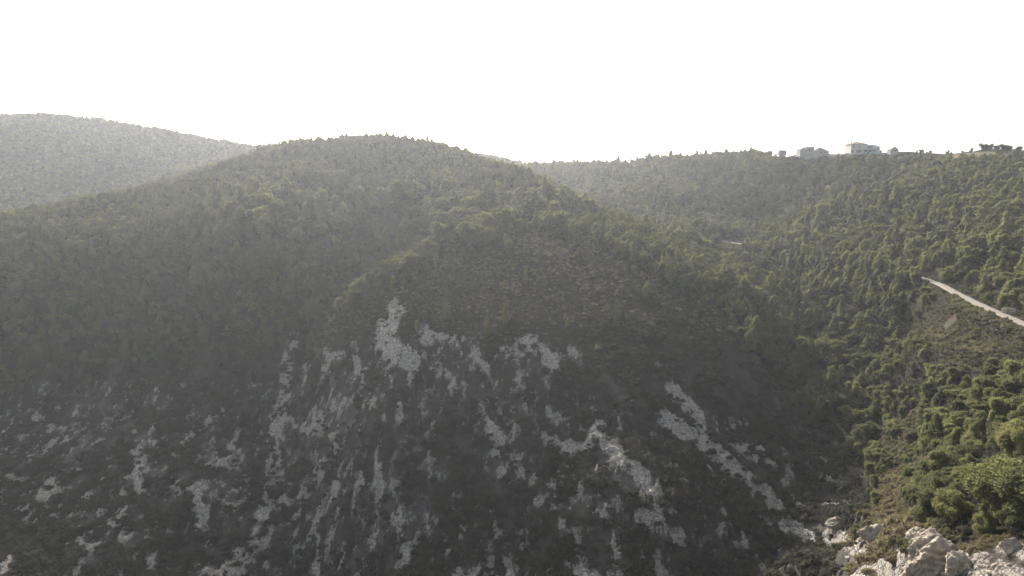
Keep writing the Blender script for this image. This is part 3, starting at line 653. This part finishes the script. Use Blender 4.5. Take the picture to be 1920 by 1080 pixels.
class MB:
    def __init__(s): s.V = []; s.F = []
    def add(s, v, f): o = len(s.V); s.V += [tuple(q) for q in v]; s.F += [tuple(a + o for a in g) for g in f]; return s
    def box(s, x0, x1, y0, y1, z0, z1):
        return s.add([(x0,y0,z0),(x1,y0,z0),(x1,y1,z0),(x0,y1,z0),(x0,y0,z1),(x1,y0,z1),(x1,y1,z1),(x0,y1,z1)], [(0,3,2,1),(4,5,6,7),(0,1,5,4),(1,2,6,5),(2,3,7,6),(3,0,4,7)])
    def gable(s, x0, x1, y0, y1, z, h, e=.3, t=.22, xr=None):      # ridge runs along y (gable end faces the viewer)
        xm = xr if xr is not None else (x0 + x1) / 2; a, b = x0 - e, x1 + e; c, d = y0 - e, y1 + e
        return s.add([(a,c,z),(xm,c,z+h),(b,c,z),(a,d,z),(xm,d,z+h),(b,d,z),(a,c,z+t),(xm,c,z+h+t),(b,c,z+t),(a,d,z+t),(xm,d,z+h+t),(b,d,z+t)],
                     [(6,7,10,9),(7,8,11,10),(0,3,4,1),(1,4,5,2),(0,1,7,6),(1,2,8,7),(3,9,10,4),(4,10,11,5),(0,6,9,3),(2,5,11,8)])
    def hip(s, x0, x1, y0, y1, z, h, e=.4, t=.2, rl=.25):
        a, b, c, d = x0 - e, x1 + e, y0 - e, y1 + e; xm = (a + b) / 2; yr0 = c + (b - a) * rl; yr1 = d - (b - a) * rl; yr1 = max(yr1, yr0 + .1)
        return s.add([(a,c,z),(b,c,z),(b,d,z),(a,d,z),(a,c,z+t),(b,c,z+t),(b,d,z+t),(a,d,z+t),(xm,yr0,z+t+h),(xm,yr1,z+t+h)],
                     [(0,3,2,1),(0,1,5,4),(1,2,6,5),(2,3,7,6),(3,0,4,7),(4,5,8),(5,6,9,8),(6,7,9),(7,4,8,9)])
    def tri(s, x0, x1, y0, y1, z, h, xr=None):                     # gable infill wall
        xm = xr if xr is not None else (x0 + x1) / 2
        return s.add([(x0,y0,z),(x1,y0,z),(xm,y0,z+h),(x0,y1,z),(x1,y1,z),(xm,y1,z+h)], [(0,1,2),(3,5,4),(0,2,5,3),(1,4,5,2),(0,3,4,1)])
    def build(s, name, material, parent=None): return mesh(name, s.V, s.F, material, parent)
def window(parent, x, z, w, h, y, label=None):
    f = MB(); t = .09
    f.box(x, x + w, y - .06, y + .03, z, z + t).box(x, x + w, y - .06, y + .03, z + h - t, z + h).box(x, x + t, y - .06, y + .03, z + t, z + h - t).box(x + w - t, x + w, y - .06, y + .03, z + t, z + h - t)
    f.box(x + w / 2 - .04, x + w / 2 + .04, y - .05, y + .02, z + t, z + h - t)
    fr = f.build('window', M['wood'], parent); MB().box(x + t, x + w - t, y - .03, y + .012, z + t, z + h - t).build('pane', M['glass'], fr)
    if label: fr['label'] = label
    return fr
def anchor(px, py, Y):
    x, y, z = ray(px, py, Y); return float(x), float(y), float(z) + CAMZ
def S_(px0, px1, Y): return (px1 - px0) * Y / F / CS
# villa: facade toward the viewpoint, local metres measured from the left foot
Y0 = 486; sc = Y0 / F * 1.012
vx, vy, vz = anchor(1595, 288, Y0)
H = empty('villa', (vx, vy, vz), 0); tag(H, 'large pale villa on the skyline with low tiled roof at its left end', 'house')
c = lambda p: (p - 1595) * sc
MB().box(0, c(1624.5), 0, 9, -3.5, 6.3).build('wall', M['plaster'], H)['label'] = 'tall pale left block of the villa'
MB().box(c(1624.5), c(1642), .6, 8.5, -3.5, 5.9).build('wall', M['plaster'], H)
MB().box(c(1642), c(1648), .3, 8, -3.5, 4.9).box(c(1642), c(1643.4), .3, 8, 4.9, 5.3).box(c(1645), c(1646.3), .3, 8, 4.9, 5.3).build('wall', M['plaster'], H)['label'] = 'lower right end wall with notched parapet'
rf = MB().hip(0, c(1624.5), 0, 9, 6.3, 1.9, .5, .18, .42).build('roof', M['tile'], H)
MB().box(2.2, 3.0, 5.5, 6.3, 7.3, 9.0).build('chimney', M['plaster'], rf)
fr = MB().box(c(1616), c(1641), -2.6, .0, -3.5, .15).box(c(1616), c(1641), -2.6, -2.45, .15, 1.05).build('terrace', M['plaster_shade'], H); fr['label'] = 'blue grey terrace with solid parapet'
MB().box(c(1617), c(1641), -2.2, .55, 2.75, 2.95).build('canopy', M['plaster_shade'], H)
for px_ in (1617.5, 1625, 1633, 1640.3): MB().box(c(px_) - .12, c(px_) + .12, -2.15, -1.9, .15, 2.75).build('post', M['plaster_shade'], H)
window(H, c(1596.5), .9, 1.0, 1.7, 0, None); window(H, c(1604.8), .7, 3.8, 2.1, 0, 'wide window')
window(H, c(1618.5), .3, 2.1, 2.1, 0); window(H, c(1627), .3, 2.4, 2.1, .6); window(H, c(1634.5), .3, 2.2, 2.1, .6); window(H, c(1626), 3.6, 3.3, 1.7, .6, 'recessed upper window')
window(H, c(1598.5), 4.0, .9, 1.3, 0); window(H, c(1609), 4.0, .9, 1.3, 0); window(H, c(1643.2), 2.6, 1.0, 1.3, .3)
for px_ in (1627.2, 1634.2):
    p = MB(); x0 = c(px_)
    p.add([(x0, 2.2, 6.15), (x0 + 1.9, 2.2, 6.75), (x0 + 1.9, 3.6, 6.85), (x0, 3.6, 6.25), (x0, 2.2, 6.3), (x0 + 1.9, 2.2, 6.9), (x0 + 1.9, 3.6, 7.0), (x0, 3.6, 6.4)], [(0,3,2,1),(4,5,6,7),(0,1,5,4),(1,2,6,5),(2,3,7,6),(3,0,4,7)])
    p.box(x0 + .2, x0 + .28, 2.7, 2.8, 5.9, 6.2).box(x0 + 1.6, x0 + 1.68, 2.7, 2.8, 5.9, 6.7)
    p.build('solar_collector', M['metal'], H)
# small gabled stone hut
hx, hy, hz_ = anchor(1669.5, 287.5, 484); c2 = lambda p: (p - 1669.5) * sc
G = empty('stone_hut', (hx, hy, hz_), 0); tag(G, 'small gabled stone hut standing right of the pale villa', 'hut')
MB().box(0, c2(1683.5), 0, 4.5, -2.5, 2.5).tri(0, c2(1683.5), 0, 4.5, 2.5, 2.0).build('wall', M['stone'], G)
MB().gable(0, c2(1683.5), 0, 4.5, 2.5, 2.0, .25, .2).build('roof', M['oldtile'], G)
window(G, 1.2, 1.4, .9, .9, 0); window(G, 3.0, 1.4, .9, .9, 0)
# old farmstead of joined stone houses
Y1 = 497; s1 = Y1 / F * 1.012; fx, fy, fz = anchor(1501, 289, Y1); c3 = lambda p: (p - 1501) * s1
A = empty('stone_farmhouse', (fx, fy, fz - 1.3), 0); tag(A, 'old stone farmhouse with square tower and red roof, left of the villa', 'house')
MB().box(0, c3(1513), 1, 8, -3, 4.6).build('wall', M['stone'], A)
tw = MB().box(c3(1512), c3(1526), .5, 6.5, -3, 6.1).build('tower', M['stone'], A)
MB().box(c3(1511.4), c3(1526.6), .3, 6.7, 6.1, 6.45).build('parapet', M['stone'], tw)
MB().box(c3(1526), c3(1552.5), 0, 7, -4, 3.1).tri(c3(1526), c3(1552.5), 0, 7, 3.1, 2.7, c3(1535)).build('wall', M['stone'], A)
MB().gable(c3(1526), c3(1552.5), 0, 7, 3.1, 2.7, .3, .22, c3(1535)).build('roof', M['oldtile'], A)
MB().gable(0, c3(1512), 1, 8, 4.6, 1.0, .2, .2).build('roof', M['oldtile'], A)
window(A, c3(1537.5), 2.0, 1.0, 1.1, 0); window(A, c3(1543.8), 2.0, .8, 1.1, 0); window(A, c3(1517), 3.2, .9, 1.2, .5)
sx, sy, sz = anchor(1461, 286, 502); B_ = empty('farm_shed', (sx, sy, sz), 0); tag(B_, 'low stone shed with sloping roof at the left end of the farmhouse', 'shed')
MB().box(0, 5.2, 0, 4, -2, 1.2).build('wall', M['stone'], B_); MB().add([(-.2,-.3,1.2),(5.5,-.3,1.2),(5.5,4.3,1.9),(-.2,4.3,1.9),(-.2,-.3,1.4),(5.5,-.3,1.4),(5.5,4.3,2.1),(-.2,4.3,2.1)], [(0,3,2,1),(4,5,6,7),(0,1,5,4),(1,2,6,5),(2,3,7,6),(3,0,4,7)]).build('roof', M['oldtile'], B_)
MB().box(2.0, 2.9, -.05, .02, -.4, 1.0).build('door', M['wood'], B_)
# far white house below the notch in the skyline
ox, oy, oz = anchor(956, 311, 640); s2 = 640 / F * 1.01
D = empty('cottage', (ox, oy, oz), 0); tag(D, 'distant hazy cottage with red roof beyond the right shoulder of the peak', 'house')
wd = 19 * s2; MB().box(0, wd, 0, 7, -4, 2.6).build('wall', M['plaster'], D)
MB().add([(-.4,-.5,2.5),(wd+.4,-.5,2.5),(wd+.4,3.5,4.7),(-.4,3.5,4.7),(wd+.4,7.5,2.5),(-.4,7.5,2.5)], [(0,1,2,3),(3,2,4,5),(0,3,5),(1,4,2),(0,5,4,1)]).build('roof', M['tile'], D)
for k_ in (1.5, 4.2, 6.9): window(D, k_, .6, .9, 1.3, 0)

# walls that follow the plateau
def dry_wall(p0, p1, h, label, seed, thick=.6, m='stone'):
    P = np.array([anchor(*p0), anchor(*p1)]); n = max(6, int(np.linalg.norm(P[1] - P[0]) / .8)); t = np.linspace(0, 1, n + 1)[:, None]; Q = P[0] * (1 - t) + P[1] * t
    r = np.random.default_rng(seed); g = height(Q[:, 0], Q[:, 1]) + CAMZ; o = Q[0].copy(); o[2] = g[0]
    V = []; 
    for k_ in range(n + 1):
        x, y = Q[k_, :2] - o[:2]; zt = g[k_] - o[2] + h * r.uniform(.85, 1.12); w = thick / 2
        V += [(x, y - w, g[k_] - o[2] - .6), (x, y - w * .8, zt), (x, y + w * .8, zt), (x, y + w, g[k_] - o[2] - .6)]
    Fc = [(4*k_+a, 4*k_+4+a, 4*k_+5+a, 4*k_+1+a) for k_ in range(n) for a in range(3)] + [(0,1,2,3), (4*n+3,4*n+2,4*n+1,4*n)]
    w_ = mesh('stone_wall', V, Fc, M[m]); w_.location = o; tag(w_, label, 'wall')
dry_wall((1553,287,492), (1594,288,488), 1.3, 'low stone wall between the old farmhouse and the villa', 1)
dry_wall((1649,288,486), (1668,287,486), 1.0, 'low stone wall between the villa and the small hut', 2)
dry_wall((1822,290,440), (1905,292,432), 1.1, 'long low pale wall under the dark trees at the right skyline', 3)

# ------------------------------------------------------------------ trees and hedge that stand out on the skyline
def foot(px, Y):
    x, y, _ = ray(px, 290, Y); z = float(height(np.array([float(x)]), np.array([float(y)]))[0]); return float(x), float(y), z
SKY = [(1506,489,4.6,4.2,'dark bushy tree in front of the left wall of the old farmhouse'),(1519,489,4.4,3.0,'low dark tree below the farmhouse tower'),(1531,489,4.8,2.6,'low spreading tree before the gabled farmhouse wall'),(1603,476,4.4,2.0,'low bushy tree below the left block of the villa'),(1616,474,4.6,2.4,'dark bush-like tree below the middle of the villa'),(1484,488,5.0,5.0,'dark rounded oak behind the left end of the old farmhouse'),(1497,500,5.2,5.6,'oak with sky showing through it, left of the farmhouse tower'),
 (1727,484,3.4,3.6,'small round tree just right of the clipped hedge'),(1821,446,2.8,2.9,'lone small cone-shaped tree on the bare skyline left of the dark tree clump'),
 (1843,437,5.2,5.6,'tallest dark tree at the left end of the right skyline clump'),(1855,441,5.0,5.2,'dark tree touching the tallest one on the right skyline'),(1868,436,4.8,4.2,'middle dark tree of the right skyline clump'),
 (1880,432,4.6,4.6,'dark tree right of the middle of the right skyline clump'),(1891,430,4.8,4.0,'broad dark tree near the right frame edge on the skyline'),(1909,426,4.6,3.8,'dark tree nearest the right frame edge on the skyline'),
 (1231,560,3.6,5.2,'left pointed tree of three on the skyline above the pale field'),(1243,558,3.4,4.8,'middle pointed tree of three on the skyline above the pale field'),(1256,556,3.2,4.6,'right pointed tree of three on the skyline above the pale field'),
 (1286,552,4.6,4.6,'round dark tree on the skyline right of the three pointed trees'),(1168,585,4.2,4.2,'round tree on the skyline left of the pale field'),(1330,545,3.8,3.8,'small round tree on the skyline midway to the farmhouse'),
 (1390,530,4.2,3.6,'low dark tree on the skyline left of the farm shed'),(1108,600,4.4,3.6,'dark round tree at the foot of the skyline notch'),(984,640,3.2,5.0,'thin pale tree standing above the distant cottage')]
for k_, (px_, Y_, w_, h_, lab) in enumerate(SKY):
    q = foot(px_, Y_); src = OAKS[k_ % 2] if 'pointed' not in lab and 'cone' not in lab else MID[3]
    place(src, q[0], q[1], q[2] - .16 * h_, (w_ * (1.25 if px_ > 1840 else 1), w_, h_ * 1.12), k_ * 1.3, lab, 'tree')
hq = foot(1688, 482); hl = 34 * 482 / F; rr = np.random.default_rng(7)
L_ = [(k_ * .85 + .5, rr.uniform(-.3, .3), .3 + 1.25 * (j_ / 2), .72, .62) for k_ in range(int(hl / .85)) for j_ in range(3)]
v, f = foliage(rr, L_, 3600, .16, core=.9); hd = mesh('hedge', v, f, M['oak']); hd.location = (hq[0], hq[1], hq[2] + CAMZ); tag(hd, 'clipped flat-topped dark hedge on the skyline right of the hut', 'hedge')

# ------------------------------------------------------------------ boulders and the clifftop outcrop
def icos(n):
    v, f = ico(); v = [tuple(q) for q in v]; f = [tuple(q) for q in f]
    for _ in range(n):
        cache = {}; g = []
        def mid(a, b):
            k_ = (min(a, b), max(a, b))
            if k_ not in cache:
                p = np.array(v[a]) + np.array(v[b]); p /= np.linalg.norm(p); v.append(tuple(p)); cache[k_] = len(v) - 1
            return cache[k_]
        for a, b, c_ in f:
            ab, bc, ca = mid(a, b), mid(b, c_), mid(c_, a); g += [(a, ab, ca), (b, bc, ab), (c_, ca, bc), (ab, bc, ca)]
        f = g
    return np.array(v), np.array(f)
IV, IF_ = icos(5)
def boulder(px_, py_, w, d, h, rz, label, seed, y0=45, name='boulder', sink=.3, cuts=9):
    r = np.random.default_rng(seed); v = IV.copy()
    for _ in range(cuts):                                    # broken planes
        nrm = r.normal(size=3); nrm /= np.linalg.norm(nrm); dd = r.uniform(.5, .85); s = v @ nrm; m = s > dd; v[m] -= np.outer((s[m] - dd) * .9, nrm)
    a = fbm(v[:, 0] * 2.2 + 5 * seed, v[:, 1] * 2.2 + v[:, 2] * 1.7, seed, 5, .6) - .5; b = fbm(v[:, 2] * 7 + seed, v[:, 0] * 5 + v[:, 1] * 4, seed + 9, 4, .6) - .5
    v = v * (1 + .6 * a + .38 * b)[:, None] * np.array([w / 2, d / 2, h / 2])
    q = hit(px_, py_, y0); o = mesh(name, v, IF_, M['rock']); o.location = (q[0], q[1], q[2] + CAMZ + h * (.5 - sink)); o.rotation_euler = (0, .1, rz)
    return tag(o, label, 'boulder' if name == 'boulder' else 'rock')
boulder(1748,1062,7.0,5.0,8.0,.5,'huge smooth pale rock bulging from the cliff at lower right',3,50,'rock_outcrop',.42,7)
boulder(1722,1012,2.6,2.6,2.4,1.4,'pale rock shoulder behind the huge cliff rock',4,50,'rock_outcrop',.4)
boulder(1790,1072,3.0,2.6,3.4,.2,'pale fractured rock touching the right side of the huge cliff rock',5,50,'rock_outcrop',.45)
boulder(1568,985,5.2,3.4,3.2,.3,'rounded pale boulder at the foot of the valley below the dry slope',6,90)
boulder(1650,1012,7.5,3.4,3.6,.1,'wide shaded pale rock ledge left of the cliff rock',7,60,'rock_outcrop',.45)
boulder(624,826,2.8,2.2,3.4,.2,'small white boulder standing alone left of the central hill',9,90)
boulder(684,522,3.0,2.2,2.4,.4,'lone pale boulder at the left edge of the sunlit crest',10,150)
boulder(252,812,2.0,1.8,1.8,.9,'upper of two small white boulders on the lower left slope',11,90)
boulder(374,812,1.3,1.3,1.2,.4,'smallest white boulder on the lower left slope, left of the gully',12,90)
boulder(330,857,3.2,2.4,1.8,.2,'flat pale boulder midway down the lower left slope',13,90)
boulder(1556,356,6.5,4,4.0,.2,'pale rock among the trees on the far slope below the farmhouse',14,380)
boulder(1895,1030,1.9,1.6,1.6,.2,'rounded pale boulder at the right end of the clifftop',15,50)
boulder(1890,588,4.5,2.2,2.6,-.5,'sandstone block on the bank above the dirt road',16,120)
boulder(232,928,2.2,2.0,1.6,.2,'small pale boulder below the upper two on the lower left slope',17,90)
# broken stone lying on the bare rock patches: nobody could count it
RB = []
for sd in range(4):
    r = np.random.default_rng(60 + sd); v, f = ico(); v = v * r.uniform(.6, 1.2, (12, 1)) * np.array([.5, .42, .34]); RB.append((v, f))
x, y, r = candidates(.75, (-170, 170), (55, 300), 48)
z, rock, earth, rd = height(x, y, True); pr = .5 * sstep(.25, .5, rock) * (1 - .8 * sstep(.6, .9, rock)) ; kk = r.uniform(size=len(x)) < pr
xs_, ys_, zs_ = x[kk], y[kk], z[kk]; ss = np.minimum(np.exp(r.normal(-.5, .45, kk.sum())), .95)
for v_, (v, f) in enumerate(RB[:1]):
    n_ = len(xs_); ang = r.uniform(0, 6.28, n_); AV = []
    pick = r.integers(0, 4, n_); allv = np.stack([q[0] for q in RB])[pick]            # n,12,3
    ca, sa = np.cos(ang)[:, None], np.sin(ang)[:, None]
    vx_ = (allv[..., 0] * ca - allv[..., 1] * sa) * ss[:, None] + xs_[:, None]; vy_ = (allv[..., 0] * sa + allv[..., 1] * ca) * ss[:, None] + ys_[:, None]; vz_ = allv[..., 2] * ss[:, None] + zs_[:, None] + CAMZ
    AV = np.stack([vx_, vy_, vz_], -1).reshape(-1, 3); AF = (f[None] + (np.arange(n_) * 12)[:, None, None]).reshape(-1, 3)
    tag(mesh('broken_stone', AV, AF, M['rock']), 'broken pale stone strewn over the bare rock patches', 'stones', kind='stuff')
print('stones', n_)
# prototypes nobody placed are removed
for o in protos:
    if id(o) in _unused:
        for ch in list(o.children): bpy.data.objects.remove(ch)
        bpy.data.objects.remove(o)
